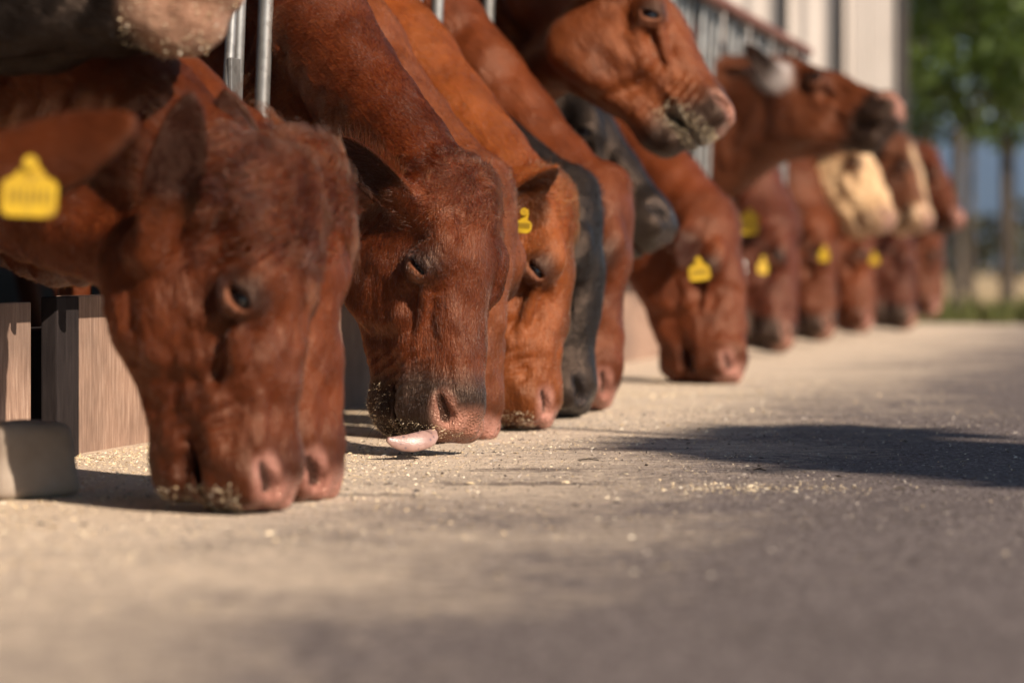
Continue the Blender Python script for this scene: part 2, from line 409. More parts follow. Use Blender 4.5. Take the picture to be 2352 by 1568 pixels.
# ================================================================ headlock fence
hf=new_obj('headlock_fence',None,None,rw(RAIL,6,0)); tag(hf,'galvanised headlock fence with paired upright tubes and a red-brown top rail','fence')
def lean(z): return RAIL-.03+.04*z
mb=MB(); mb.tube([rw(lean(1.27)+.035,1.2,1.27),rw(lean(1.27)+.035,12.4,1.25)],.022,14); child_at_world('top_rail',mb.mesh('top_rail',M['rust'],True),hf)['label']='red-brown top rail'
mb=MB(); mb.tube([rw(RAIL-.06,1.2,.40),rw(RAIL-.06,12.4,.40)],.022,12); child_at_world('bottom_rail',mb.mesh('bottom_rail',M['galv'],True),hf)
mb=MB(); mb.tube([rw(RAIL-.07,1.2,1.10),rw(RAIL-.07,12.4,1.10)],.020,12); child_at_world('upper_rail',mb.mesh('upper_rail',M['galv'],True),hf)
def bar(t,r=.0145,dt=0,z0=.38,z1=1.27,dp=0,name='upright'):
    mb=MB(); mb.tube([rw(lean(z0)+dp,t,z0),rw(lean(z1)+dp,t+dt,z1)],r,14); return child_at_world(name,mb.mesh(name,M['galv'],True),hf)
slots=[2.74,3.33,3.94,4.55,5.15,5.80,6.38,6.86,7.45,8.06,8.67,9.28,9.89,10.5,11.1,11.7,12.3,12.9,13.5,14.1,14.7,15.3,15.9,16.5]
for i,t in enumerate(slots):
    if t>12.5: break
    bar(t)
    bar(t-.062,.012,0,dp=-.03)
    if i<11: 
        b=bar(t-.155,.010,.05,dp=-.02,name='lock_bar')
        mb=MB(); q=rw(lean(1.0)-.03,t-.15,.62); mb.box(q,n3*.008,u3*.05,(0,0,.09),.002); child_at_world('latch_plate',mb.mesh('latch_plate',M['galv']),hf)
    if t>8:
        for k in (.2,.32,.44): bar(t+k,.010,dp=-.01,name='upright')

# ================================================================ barn
bn=new_obj('barn',None,None,rw(-5,8,0)); tag(bn,'open fronted cattle barn behind the fence with an unseen roof drawn out to block sky light','barn')
def bpart(name,mb,mat,sm=False): return child_at_world(name,mb.mesh(name,mat,sm),bn)
mb=MB(); mb.box(rw(-9.3,-4.5,2.98),n3*9.0,u3*21.6,(0,0,.06)); bpart('roof',mb,M['barnsheet'])  # unseen roof, eave carried past the row to keep sky light off cows
mb=MB(); mb.box(rw(-9.1,-3,-.02),n3*.12,u3*20.2,(0,0,2.0)); bpart('back_wall',mb,M['concrete'])  # height raised to darken the pen behind the cows
mb=MB(); mb.box(rw(-9,-3.2,-.02),n3*6.2,u3*.12,(0,0,2.9)); bpart('end_wall',mb,M['barnsheet'])
for t in (0,4.2,8.4,12.6,16.8):
    for p in (-3.0,-8.8):
        mb=MB(); mb.box(rw(p,t,-.02),n3*.16,u3*.12,(0,0,2.93),.006); bpart('roof_post',mb,M['steel_dark'])
mb=MB(); mb.box(rw(-9.1,17.25,-.02),n3*5.0,u3*.12,(0,0,1.3)); bpart('end_wall',mb,M['barnsheet'])
# cream clad building at the far end of the pen
cb=new_obj('clad_building',None,None,rw(-4,20,0)); tag(cb,'cream sheet-clad building with dark upright posts beyond the end of the pen','building')
def cpart(name,mb,mat): return child_at_world(name,mb.mesh(name,mat),cb)
B0=np.array([1.0,21.2,0]); BX=np.array([1.,-.02,0]); BY=np.array([-.02,1.,0])
xs=[-3.6,-2.2,-.82,.50,.90+.0,1.36]
segs=[(-4.2,-2.75),(-2.69,-1.25),(-1.19,.40),(.44,.955),(1.02,1.36),(1.43,1.60),(1.606,1.80)]
for a,b in segs:
    n=max(2,int(round((b-a)/.2)))
    mb=MB(); V=[];F=[]
    for i in range(n*4+1):
        x=a+(b-a)*i/(n*4); dpt=(.0,.018,.018,0)[i%4]
        for z in (0.0,4.6): V.append(B0+BX*x+BY*(.0+dpt)+np.array([0,0,z]))
    for i in range(n*4): F.append((2*i,2*i+2,2*i+3,2*i+1))
    mb.add(V,F); mb.box(B0+BX*a+BY*.03,BX*(b-a),BY*.04,(0,0,4.6)); cpart('cladding_panel',mb,M['cream'])
for x in (-2.745,-1.245,.958,1.364):
    mb=MB(); mb.box(B0+BX*(x)-BY*.05,BX*.058,BY*.10,(0,0,4.7),.004); cpart('upright_post',mb,M['steel_dark'])
mb=MB(); mb.box(B0+BX*1.81-BY*.02,BX*.08,BY*5.0,(0,0,4.6),.004); cpart('corner_post',mb,M['steel_dark'])
mb=MB(); mb.box(B0+BX*-4.3-BY*.3+np.array([0,0,4.7]),BX*6.4,BY*6.,(0,0,.12)); cpart('roof',mb,M['barnsheet'])
mb=MB(); mb.box(B0+BX*-4.2+BY*.09,BX*6.0,BY*.05,(0,0,4.6)); cpart('inner_wall',mb,M['barnsheet'])

# ================================================================ trees and far posts
def tree(x,y,h,cr,cz,nleaf,seed,label,rad=.05,ls=.085,flat=1.):
    r=np.random.default_rng(seed); root=new_obj('tree',None,None,(x,y,0))
    tag(root,label,'tree','trees beyond the concrete yard')
    mb=MB(); pts=[(0,0,-.05)]; rr=[rad*1.25]
    for k in range(1,7):
        z=h*.86*k/6; pts.append((r.normal(0,.03)*k*.5,r.normal(0,.03)*k*.5,z)); rr.append(rad*(1-.8*k/6))
    mb.tube(pts,rr,10)
    tips=[]
    for k in range(26):
        z0=h*r.uniform(.26,.8); i=min(5,int(z0/(h*.86)*6)); a=np.array(pts[i])+(np.array(pts[i+1])-np.array(pts[i]))*(z0/(h*.86)*6-i)
        an=r.uniform(0,6.28); L=cr*r.uniform(.55,1.0); e=a+np.array([math.cos(an)*L,math.sin(an)*L,r.uniform(-.15,.6)*L]); m=(a+e)/2+np.array([0,0,.08*L])
        mb.tube([a,m,e],[rad*.32,rad*.2,rad*.07],6); tips+= [m,e,(m+e)/2]
    new_obj('trunk',mb.mesh('trunk',M['bark'],True),root)
    v=[];f=[];ti=[]
    tips=np.array(tips)
    ncl=len(tips)
    for c in range(nleaf):
        j=r.integers(ncl); o=tips[j]+r.normal(0,1,3)*np.array([.30,.30,.22])*cr*.55
        if o[2]<cz: o[2]=cz+abs(r.normal(0,.15))
        a=r.normal(size=3); a/=np.linalg.norm(a); b=np.cross(a,r.normal(size=3)); b/=np.linalg.norm(b); s=ls*r.uniform(.6,1.3); n=len(v)
        v+=[o-a*s,o+b*s*.55-a*s*.1,o+a*s,o-b*s*.55]; f.append((n,n+1,n+2,n+3)); ti.append(float(np.clip(.5+.3*vnoise(np.array([tips[j]*1.3]),seed)[0]+r.normal(0,.2),0,1)))
    me=pydata('crown',v,f,M['leaf']); a=me.attributes.new('tint','FLOAT','FACE'); a.data.foreach_set('value',ti)
    new_obj('crown',me,root); return root
def gx(vx,d): return (vx-1176)*.4354*d/FPX
tree(gx(2228,25.5),25.5,5.2,1.35,1.25,3000,1,'young tree with a thin dark trunk right of the last cow',.036)
tree(gx(2322,29),29,5.8,1.4,1.35,3000,2,'young tree at the right edge of the picture with pale trunk',.040)
tree(gx(2115,31),31,6.8,1.5,1.6,2300,3,'bushy green tree close beside the cream building',.07)
tree(gx(2200,40),40,7.5,2.0,3.6,1700,4,'taller tree standing behind the two young trees',.09)
tree(gx(2510,34),34,7.0,2.0,1.4,3000,5,'broad tree mostly cut off by the right edge of the picture',.09)
for vx,d,h in ((2196,21.5,1.35),(2305,25.5,1.5)):
    mb=MB(); mb.tube([(0,0,-.05),(0.01,0,h)],.036,10); o=new_obj('fence_post',mb.mesh('fence_post',M['bark'],True),None,(gx(vx,d),d,0))
    tag(o,'grey timber post left of the thin dark tree trunk' if vx<2250 else 'grey timber post at the far right edge','post','timber posts by the trees')

hz=MB(); hz.box((-5500,-300,-1.2),(11000,0,0),(0,8000,0),(0,0,260)); 
hm=bpy.data.materials.new('haze'); hm.use_nodes=True; ht=hm.node_tree
for q in list(ht.nodes):
    if q.type!='OUTPUT_MATERIAL': ht.nodes.remove(q)
vp=ht.nodes.new('ShaderNodeVolumePrincipled'); vp.inputs['Color'].default_value=(.42,.62,1,1); vp.inputs['Density'].default_value=.00013
ht.links.new(vp.outputs[0],ht.nodes['Material Output'].inputs['Volume'])
tag(new_obj('haze',hz.mesh('haze',hm)),kind='stuff')
# ================================================================ cattle
def m_coat():
    k=NT('cattle_coat',.50,.30); a=attr(k,'coat'); w=attr(k,'wet')
    st=attr(k,'fuv'); nz=k.noise(9,5,.6,k.obj); sv=k.mapv(st.outputs['Vector'],(260,260,38)); fn=k.noise(1.,3,.6,sv); mid=k.noise(1.,4,.62,k.mapv(st.outputs['Vector'],(60,60,24)))
    c=k.mix(1.,a.outputs['Color'],k.ramp(nz,[(.28,(.60,.52,.48)),(.5,(1,1,1)),(.72,(1.28,1.38,1.42))]),'MULTIPLY')
    c=k.mix(.75,c,k.ramp(fn,[(.25,(.62,.60,.58)),(.5,(1,1,1)),(.75,(1.3,1.32,1.35))]),'MULTIPLY')
    k.col(c)
    r=k.n('ShaderNodeMapRange'); k.l(w.outputs['Fac'],r.inputs[0]); r.inputs[3].default_value=.43; r.inputs[4].default_value=.15; k.l(r.outputs[0],k.b.inputs['Roughness'])
    h=k.math('ADD',k.math('MULTIPLY',fn,.5),k.math('MULTIPLY',mid,1.1))
    pv=k.vor(230,k.obj); hm_=k.n('ShaderNodeMix'); k.l(w.outputs['Fac'],hm_.inputs[0]); k.l(h,hm_.inputs[2]); k.l(k.math('MULTIPLY',pv,.55),hm_.inputs[3]); k.bump(hm_.outputs[0],.007,.7)
    k.b.inputs['Specular IOR Level'].default_value=.30; k.b.inputs['Specular Tint'].default_value=(1,.70,.52,1)
    return k.m
def m_hair():
    m=bpy.data.materials.new('cattle_hair'); m.use_nodes=True; t=m.node_tree; t.nodes.remove(t.nodes['Principled BSDF'])
    h=t.nodes.new('ShaderNodeBsdfHairPrincipled'); h.parametrization='COLOR'
    a=t.nodes.new('ShaderNodeAttribute'); a.attribute_name='coat'; t.links.new(a.outputs['Color'],h.inputs['Color'])
    h.inputs['Roughness'].default_value=.21; h.inputs['Radial Roughness'].default_value=.30; h.inputs['Coat'].default_value=.0
    h.inputs['Random Roughness'].default_value=.3; h.inputs['IOR'].default_value=1.38
    t.links.new(h.outputs[0],t.nodes['Material Output'].inputs[0]); return m
M['coat']=m_coat(); M['hair']=m_hair()
def m_flat(name,c,rough,spec=.5): k=NT(name,rough,spec); k.col(c); return k.m
M['lash']=m_flat('eyelash',(.006,.005,.005),.6,.1)
M['eye']=m_flat('dark_eye',(.006,.005,.006),.06,.6)
k=NT('yellow_tag_plastic',.4,.4); k.col(k.mix(k.ramp(k.noise(55,5,.7,k.obj),[(.50,(0,0,0)),(.72,(.75,.75,.75))]),k.ramp(k.noise(14,3,.6,k.obj),[(.3,(.46,.28,.014)),(.7,(.60,.40,.02))]),(.12,.07,.025))); M['tag']=k.m
M['whitetag']=m_flat('white_tag_plastic',(.75,.72,.68),.35)
M['ink']=m_flat('tag_ink',(.25,.16,.01),.6)
k=NT('tongue',.32,.5); sp=k.vor(95,k.obj); nz=k.noise(60,4,.6,k.obj)
c=k.ramp(nz,[(.3,(.26,.15,.125)),(.7,(.38,.245,.205))]); c=k.mix(k.ramp(sp,[(.16,(.75,.75,.75)),(.30,(0,0,0))]),c,(.12,.09,.10)); k.col(c); k.bump(k.noise(500,2,.5,k.obj),.001,.5); M['tongue']=k.m

RED=np.array([.080,.0180,.0050]); LIGHT=np.array([.135,.037,.012]); ORANGE=np.array([.170,.043,.0095]); BLACK=np.array([.0110,.0088,.0078]); DRED=np.array([.060,.0135,.0060]); CREAM=np.array([.60,.40,.22])

class Cow: pass
def make_cow(poll,muz,hint,S,col,h=.008,label='',near_ear=None,far_ear=None,lid=.4,thin=.0065,seed=1,muzzle='dark',face=None,mouth=0.,fur=0,patch=None,wrinkle=1.,eyes=True,tuft=.02,group='cattle feeding along the fence',neckr=1.0,lash=False):
    c=Cow(); poll=np.asarray(poll); muz=np.asarray(muz)
    a=unit(muz-poll); s=np.linalg.norm(muz-poll)/.46; b=np.asarray(hint,float); b=unit(b-a*(b@a)); cc=np.cross(a,b)
    A=np.stack([a,b,cc]); c.A=A; c.s=s; c.poll=poll
    loc=lambda W:((W-poll.astype(f32))@A.T.astype(f32))/f32(s)
    wld=lambda l:poll+s*(np.asarray(l,float)@A)
    c.wld=wld; c.loc=loc
    ears=[]
    for sg,e in ((1,near_ear),(-1,far_ear)):
        e=e or {}
        base=np.array(e.get('base',(.06,-.095,.085*1))); base=base*np.array([1,1,sg]) 
        ax=A@unit(e['wax']) if 'wax' in e else np.array(e.get('ax',(-.15,-.35,1.)))*np.array([1,1,sg])
        nm=A@unit(e['wnm']) if 'wnm' in e else np.array(e.get('nm',(.6,.6,-.1)))*np.array([1,1,sg])
        ears.append((base,ax,nm,e.get('len',.18),e.get('wid',.055)))
    c.ears=ears
    Sw=rw(*S); hc=wld((.05,-.11,0)); nd=unit(Sw-hc); up=np.array([0,0,1.]); up=unit(up-nd*(up@nd))
    D0=wld((.035,-.10,0)); D2=Sw+up*.12; D1=(D0+D2)/2+up*.015
    V0=wld((.125,-.205,0)); V2=Sw-up*.20; V1=(V0+V2)/2-up*.01
    bx=-n3
    k=neckr
    def body(W,trunk):
        L=loc(W); d=head_sdf(L,ears,thin,lid,mouth)*s
        nk=smin(rcone(W,D0,D1,.082*s*k,.100*k),rcone(W,D1,D2,.100*k,.145),.05)
        nv=smin(rcone(W,V0,V1,.058*s*k,.085*k),rcone(W,V1,V2,.085*k,.13),.05)
        nk=smin(nk,nv,.09); nk=smin(nk,rcone(W,(D1+V1)/2,(D2+V2)/2,.095*k,.16),.05)
        d=smin(d,nk,.035)
        if trunk:
            R0=Sw+bx*.05
            q=np.stack([(W-R0.astype(f32))@n3.astype(f32),(W-R0.astype(f32))@u3.astype(f32),W[:,2]],1)
            tz=.86
            d=smin(d,ell(q,(-.80,0,tz),(.95,.25,.34)),.10)
            d=smin(d,ell(q,(-.12,0,.82),(.34,.20,.32)),.10)
            d=smin(d,ell(q,(-1.45,0,.98),(.30,.22,.26)),.10)
            for sg in (1,-1):
                d=smin(d,rcone(q,(-.18,.13*sg,.70),(-.12,.13*sg,.38),.085,.048),.05)
                d=smin(d,rcone(q,(-.12,.13*sg,.38),(-.12,.13*sg,.09),.040,.034),.02)
                d=smin(d,rcone(q,(-.12,.13*sg,.08),(-.09,.13*sg,.035),.046,.052),.02)
                d=smin(d,rcone(q,(-1.45,.14*sg,.88),(-1.32,.15*sg,.60),.14,.09),.06)
                d=smin(d,rcone(q,(-1.32,.15*sg,.60),(-1.56,.15*sg,.40),.08,.048),.04)
                d=smin(d,rcone(q,(-1.56,.15*sg,.40),(-1.50,.15*sg,.09),.042,.035),.02)
                d=smin(d,rcone(q,(-1.50,.15*sg,.08),(-1.46,.15*sg,.035),.046,.052),.02)
            d=smin(d,rcone(q,(-1.72,0,1.08),(-1.80,0,.45),.035,.022),.03)
        return d
    # evaluate in row coordinates
    Rm=np.stack([n3,u3,np.array([0,0,1.])]).astype(f32)
    pc=-1.88 if S[0]<-1.7 else S[0]
    tipsW=[wld(e[0]+unit(e[1])*e[3]) for e in ears]+[muz,poll,D1,V1,wld((.2,0,0)),wld((.3,-.3,0)),wld((.40,-.22,0)),D0,V0]
    TR=np.array([wr(x) for x in tipsW])
    lo=np.array([pc-.03,min(TR[:,1].min(),S[1])-.22,max(-.005,TR[:,2].min()-.12)]); hi=np.array([TR[:,0].max()+.12,max(TR[:,1].max(),S[1])+.22,max(TR[:,2].max(),S[2]+.2)+.16])
    v,q=mesh_sdf(lambda X:body(X@Rm,False),lo,hi,h)
    v=relax(v,q,1,.35)
    W=v@np.stack([n3,u3,np.array([0,0,1.])])
    # skin relief: folds and muscle lumps
    L=loc(W.astype(f32)).astype(float); N=vnormals(W,q); onh=sstep(-.02,.06,L[:,0])*(1-sstep(.0,.06,-L[:,1]-.23))
    az=(W-hc)@nd
    lump=fbm(L*np.array([9,16,16])+seed,3,seed)*.0075*sstep(.10,.2,L[:,0])*(1-sstep(.40,.44,L[:,0]))
    fold=np.sin(az*95+3*fbm(W*6,2,seed)+4*((W-hc)@up))*.0045*sstep(.16,.36,az)*(.35+.65*(fbm(W*5+3,2,seed+5)>0))*(((W-hc)@up)<.07)
    mid=fbm(W*14,2,seed+9)*.0035*(az>.02)
    isear=np.zeros(len(W))
    for e in ears:
        ax=unit(e[1]); sp=(L-e[0])@ax; isear=np.maximum(isear,(sp>.045)*(np.linalg.norm((L-e[0])-sp[:,None]*ax,axis=1)<.075)*(sp<e[3]+.02))
    eyd=np.sqrt((L[:,0]-EYE[0])**2+(L[:,1]-EYE[1])**2+(np.abs(L[:,2])-EYE[2])**2); npd=np.sqrt((L[:,0]-.42)**2+(L[:,1]+.035)**2+(np.abs(L[:,2])-.05)**2)
    W=W+N*((lump+fold+mid)*wrinkle*(1-isear)*sstep(.024,.05,eyd)*(.25+.75*sstep(.02,.05,npd)))[:,None]*min(1.,s)
    c.fine=(W,q); nf=len(W)
    # hindquarters: coarse, behind the fence
    lo2=np.array([pc-2.0,S[1]-.42,.0]); hi2=np.array([pc+.0,S[1]+.42,S[2]+.5])
    v2,q2=mesh_sdf(lambda X:body(X@Rm,True),lo2,hi2,.03)
    W2=v2@np.stack([n3,u3,np.array([0,0,1.])])
    WA=np.concatenate([W,W2]); Q=np.concatenate([q,q2+nf])
    origin=rw(S[0]-.4,S[1],0)
    root=new_obj('cow',None,None,origin); tag(root,label,'cow',group); c.root=root; c.org=origin
    me=bpy.data.meshes.new('body'); me.vertices.add(len(WA)); me.vertices.foreach_set('co',(WA-origin).astype(f32).ravel())
    me.loops.add(Q.size); me.loops.foreach_set('vertex_index',Q.astype(np.int32).ravel())
    me.polygons.add(len(Q)); me.polygons.foreach_set('loop_start',np.arange(0,Q.size,4,dtype=np.int32))
    me.update(calc_edges=True); me.polygons.foreach_set('use_smooth',[True]*len(Q)); me.materials.append(M['coat'])
    c.kw=dict(col=np.asarray(col),muzzle=muzzle,face=face,seed=seed,patch=patch,tuft=tuft,az=(hc,nd))
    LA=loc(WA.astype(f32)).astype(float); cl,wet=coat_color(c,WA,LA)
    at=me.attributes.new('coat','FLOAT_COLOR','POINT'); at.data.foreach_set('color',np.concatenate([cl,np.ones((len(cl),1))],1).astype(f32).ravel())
    al=(WA-c.poll)@unit(A[0]-nd*.25)*(1)  # length along the growth direction: down the face, along the neck
    hd_=sstep(-.04,.05,LA[:,0])[:,None]; f3=np.stack([(WA-c.poll)@A[1],(WA-c.poll)@A[2],(WA-c.poll)@A[0]],1)*hd_+np.stack([(WA-hc)@up,(WA-hc)@np.cross(nd,up),(WA-hc)@unit(nd*.75-up*.65)],1)*(1-hd_)
    at=me.attributes.new('fuv','FLOAT_VECTOR','POINT'); at.data.foreach_set('vector',f3.astype(f32).ravel())
    at=me.attributes.new('wet','FLOAT','POINT'); at.data.foreach_set('value',wet.astype(f32))
    c.body=new_obj('body',me,root)
    if eyes:
        for sg in (1,-1):
            mb=uvs(.0245*s,20,12); e=new_obj('eye',mb.mesh('eye',M['eye'],True),root,Vector(wld(EYE*np.array([1,1,sg])-np.array([0,0,.0115*sg]))-origin))
    c.L=L; c.W=W; c.Q=q; c.N=N; c.isear=isear; c.hc=hc; c.nd=nd; c.up=up
    if fur: add_fur(c,fur)
    if lash: add_lash(c)
    return c
def uvs(r,nu,nv):
    mb=MB(); V=[];F=[]
    for i in range(nv+1):
        for j in range(nu):
            th=math.pi*i/nv; ph=2*math.pi*j/nu; V.append((r*math.sin(th)*math.cos(ph),r*math.sin(th)*math.sin(ph),r*math.cos(th)))
    for i in range(nv):
        for j in range(nu): F.append((i*nu+j,(i+1)*nu+j,(i+1)*nu+(j+1)%nu,i*nu+(j+1)%nu))
    mb.add(V,F); return mb
def coat_color(c,W,L):
    kw=c.kw; n=len(W); col=np.tile(kw['col'],(n,1)); ac=np.abs(L[:,2]); la,lb=L[:,0],L[:,1]; sd=kw['seed']
    hn=fbm(W*7+sd,3,sd)[:,None]; col=col*(1+.16*hn)
    onhead=sstep(.0,.08,la)*(lb>-.32)
    def mixc(m,t):
        nonlocal col; m=np.clip(m,0,1)[:,None]; col=col*(1-m)+np.asarray(t)*m
    if kw['face'] is not None: mixc(onhead*sstep(.06,.10,.2-ac+.03*hn[:,0])*(lb>-.3),kw['face'])
    if kw['patch']:
        for (ctr,rad,t) in kw['patch']:
            r=np.linalg.norm((L-np.array(ctr))/np.array(rad),axis=1); mixc((1-sstep(.7,1.15,r+.25*hn[:,0])),t)
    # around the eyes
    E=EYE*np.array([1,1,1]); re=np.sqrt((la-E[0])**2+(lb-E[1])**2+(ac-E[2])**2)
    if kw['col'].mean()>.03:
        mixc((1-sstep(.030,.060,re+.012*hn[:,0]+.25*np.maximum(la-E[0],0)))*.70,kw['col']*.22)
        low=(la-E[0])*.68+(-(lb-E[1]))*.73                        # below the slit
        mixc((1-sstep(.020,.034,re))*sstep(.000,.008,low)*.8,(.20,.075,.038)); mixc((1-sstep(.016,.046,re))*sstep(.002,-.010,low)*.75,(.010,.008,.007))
    mz=kw['muzzle']; wet=np.zeros(n)
    m=sstep(.345,.405,la+.035*hn[:,0]+.12*np.maximum(-.07-lb,0))*(lb>-.30)
    if mz in('dark','black'): mixc(m*.92,BLACK*1.2+np.array([.006,.003,.001]))
    elif mz=='brown': mixc(m*.70,kw['col']*.40)
    elif mz=='tan': mixc(m,(.42,.27,.16))
    nr=np.sqrt((la-.420)**2*.45+(lb+.036)**2+(ac-.052)**2)
    padm=sstep(.408,.438,la+.012*hn[:,0]+.12*(lb+.03))*sstep(-.088,-.062,lb)*(1-sstep(.044,.064,ac))
    padm=np.maximum(padm,(1-sstep(.016,.032,nr))*.75*(ac>.012))
    pad={'dark':(.31,.145,.10),'black':(.022,.020,.021),'brown':(.38,.18,.135),'tan':(.34,.19,.14),'pink':(.42,.21,.16)}[mz]
    sgm=np.array([.428,-.046,.036])-np.array([.400,-.046,.050]); pv=np.stack([la,lb,ac],1)-np.array([.400,-.046,.050]); hh=np.clip(pv@sgm/(sgm@sgm),0,1); nin=np.linalg.norm(pv-hh[:,None]*sgm,axis=1)
    spk=.25*vnoise(L*160,3)*0
    mixc(padm*.95,np.asarray(pad)); wet=np.maximum(wet,padm)
    
    mixc((1-sstep(.012,.016,nin))*.95,np.array(pad)*.10)
    if mz=='pink': mixc(m*(1-padm)*.85,(.36,.20,.13))
    # inside of the ears is darker than the coat
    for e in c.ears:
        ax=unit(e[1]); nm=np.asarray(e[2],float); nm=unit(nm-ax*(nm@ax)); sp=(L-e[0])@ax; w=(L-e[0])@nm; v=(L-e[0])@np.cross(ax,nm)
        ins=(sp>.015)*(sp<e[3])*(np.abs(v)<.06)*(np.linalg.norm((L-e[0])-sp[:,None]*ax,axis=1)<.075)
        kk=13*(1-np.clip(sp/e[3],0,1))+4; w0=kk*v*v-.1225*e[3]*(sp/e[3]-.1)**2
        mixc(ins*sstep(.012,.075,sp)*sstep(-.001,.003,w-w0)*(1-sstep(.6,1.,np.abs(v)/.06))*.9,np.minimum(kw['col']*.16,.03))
    return np.clip(col,.002,.9),wet
def add_fur(c,n,short=1.0):
    W,Q,L0=c.W,c.Q,c.L; T=np.concatenate([Q[:,[0,1,2]],Q[:,[0,2,3]]])
    e=np.cross(W[T[:,1]]-W[T[:,0]],W[T[:,2]]-W[T[:,0]]); area=np.linalg.norm(e,axis=1)/2; nn=e/(2*area[:,None]+1e-12)
    cen=W[T].mean(1); toc=np.array([0,0,CAMZ])-cen; toc/=np.linalg.norm(toc,axis=1)[:,None]
    wgt=area*np.clip(.15+((nn*toc).sum(1)>-.45),0,1)
    lt=L0[T].mean(1); wgt*=np.where((lt[:,0]>.420)&(lt[:,1]>-.085),.02,1)*np.where((lt[:,0]>.38)&(np.abs(lt[:,2])<.09),.6,1)
    re=np.sqrt((lt[:,0]-EYE[0])**2+(lt[:,1]-EYE[1])**2+(np.abs(lt[:,2])-EYE[2])**2); wgt*=(re>.019)
    r=np.random.default_rng(c.kw['seed']+50); ti=r.choice(len(T),n,p=wgt/wgt.sum())
    u=r.random((n,2)); fl=u.sum(1)>1; u[fl]=1-u[fl]; B=np.stack([1-u.sum(1),u[:,0],u[:,1]],1)
    root=(W[T[ti]]*B[:,:,None]).sum(1); Nv=vnormals(W,Q); N=(Nv[T[ti]]*B[:,:,None]).sum(1); N/=np.linalg.norm(N,axis=1)[:,None]
    L=c.loc(root.astype(f32)).astype(float); iser=c.isear[T[ti][:,0]]>0
    # growth direction: out of the forehead whorl on the head, back along the neck, outwards on ears
    wh=c.wld((.085,.0,.0)); rad=root-wh; az=(root-c.hc)@c.nd
    fa=c.A[0]; onh=sstep(.02,.12,L[:,0])*(1-sstep(.04,.12,az)); 
    fl_head=rad+ (sstep(.12,.2,L[:,0])*.6)[:,None]*fa
    sw=.5*np.cross(N,rad)*(np.exp(-(np.linalg.norm(rad,axis=1)/.10)**2))[:,None]
    flow=fl_head*onh[:,None]/ (np.linalg.norm(fl_head,axis=1)[:,None]+1e-6)+sw/(np.linalg.norm(rad,axis=1)[:,None]+.01)*onh[:,None]+(c.nd*.55-c.up*.75)*(1-onh)[:,None]
    for e in c.ears:
        axw=unit(e[1])@c.A; flow[iser]+=axw*1.6*(((L[iser]-e[0])@unit(e[1]))>.02)[:,None]*(np.sign(L[iser][:,2])==np.sign(e[0][2]))[:,None]
    flow+=.35*np.stack([vnoise(root*28,31),vnoise(root*28,32),vnoise(root*28,33)],1)+r.normal(0,.09,(n,3))
    tf=np.exp(-((L[:,0]-.03)/.07)**2)[:,None]; flow+=tf*1.1*np.stack([vnoise(root*70,41),vnoise(root*70,42),vnoise(root*70,43)],1)
    flow-=N*(flow*N).sum(1)[:,None]; flow/=np.linalg.norm(flow,axis=1)[:,None]+1e-9
    ac=np.abs(L[:,2])
    ln=np.where(az>.05,.012,.0085)*(1+.0*az)
    ln=np.where((L[:,0]>.33),.006,ln)
    tuft=np.exp(-((L[:,0]-.015)/.055)**2-(ac/.075)**2)*(L[:,1]>-.11); ln=ln+c.kw['tuft']*tuft
    ln=np.where(iser,.013,ln)
    rim=np.zeros(n)
    for e in c.ears:
        ax=unit(e[1]); nm=np.asarray(e[2],float); nm=unit(nm-ax*(nm@ax)); sd=np.cross(ax,nm); q=L-e[0]; sp=q@ax; v=q@sd; uu=np.clip(sp/e[3],0,1)
        hw=e[4]*np.maximum(1.75*(uu+.06)**.55*(1-uu)**.62,0)*.78
        rm=iser*(sp>-.01)*(sp<e[3]*1.02)*sstep(.55,.95,np.abs(v)/(hw+1e-4)); rim=np.maximum(rim,rm)
        root_out=(np.sign(v)[:,None]*sd+.5*ax)@c.A
        g=rm>.3; flow[g]=flow[g]*.3+root_out[g]+r.normal(0,.2,(g.sum(),3)); flow[g]/=np.linalg.norm(flow[g],axis=1)[:,None]
    ln=ln+c.kw.get('rim',.022)*rim*r.uniform(.4,1.2,n)
    ln*=r.uniform(.55,1.15,n)*short*np.clip(np.linalg.norm(c.poll)/8,1,1.6)
    lift=r.uniform(.05,.17,n)+.25*tuft+.05*rim
    p0=root-N*.0006; p1=root+flow*(ln*.36)[:,None]+N*(ln*lift*.62)[:,None]; p2=root+flow*(ln*.72)[:,None]+N*(ln*lift*.85)[:,None]; p3=root+flow*(ln*1.05)[:,None]+N*(ln*lift*.80)[:,None]-np.array([0,0,1.])*(ln*.10)[:,None]
    pts=np.stack([p0,p1,p2,p3],1)
    cl,_=coat_color(c,root,L); cl=cl*(1.10+.28*r.normal(size=n))[:,None]; cl=np.clip(cl*np.array([.95,.85,.80])*(1+1.3*rim+.5*tuft*(c.kw['tuft']>.021))[:,None],.003,.9)
    far=np.clip(np.linalg.norm(c.poll)/5,1,3.2); rt=np.where(ln>.02,.00024,.00026)*far; make_hair('fur',pts,rt,cl,c.root,c.org,M['hair'])
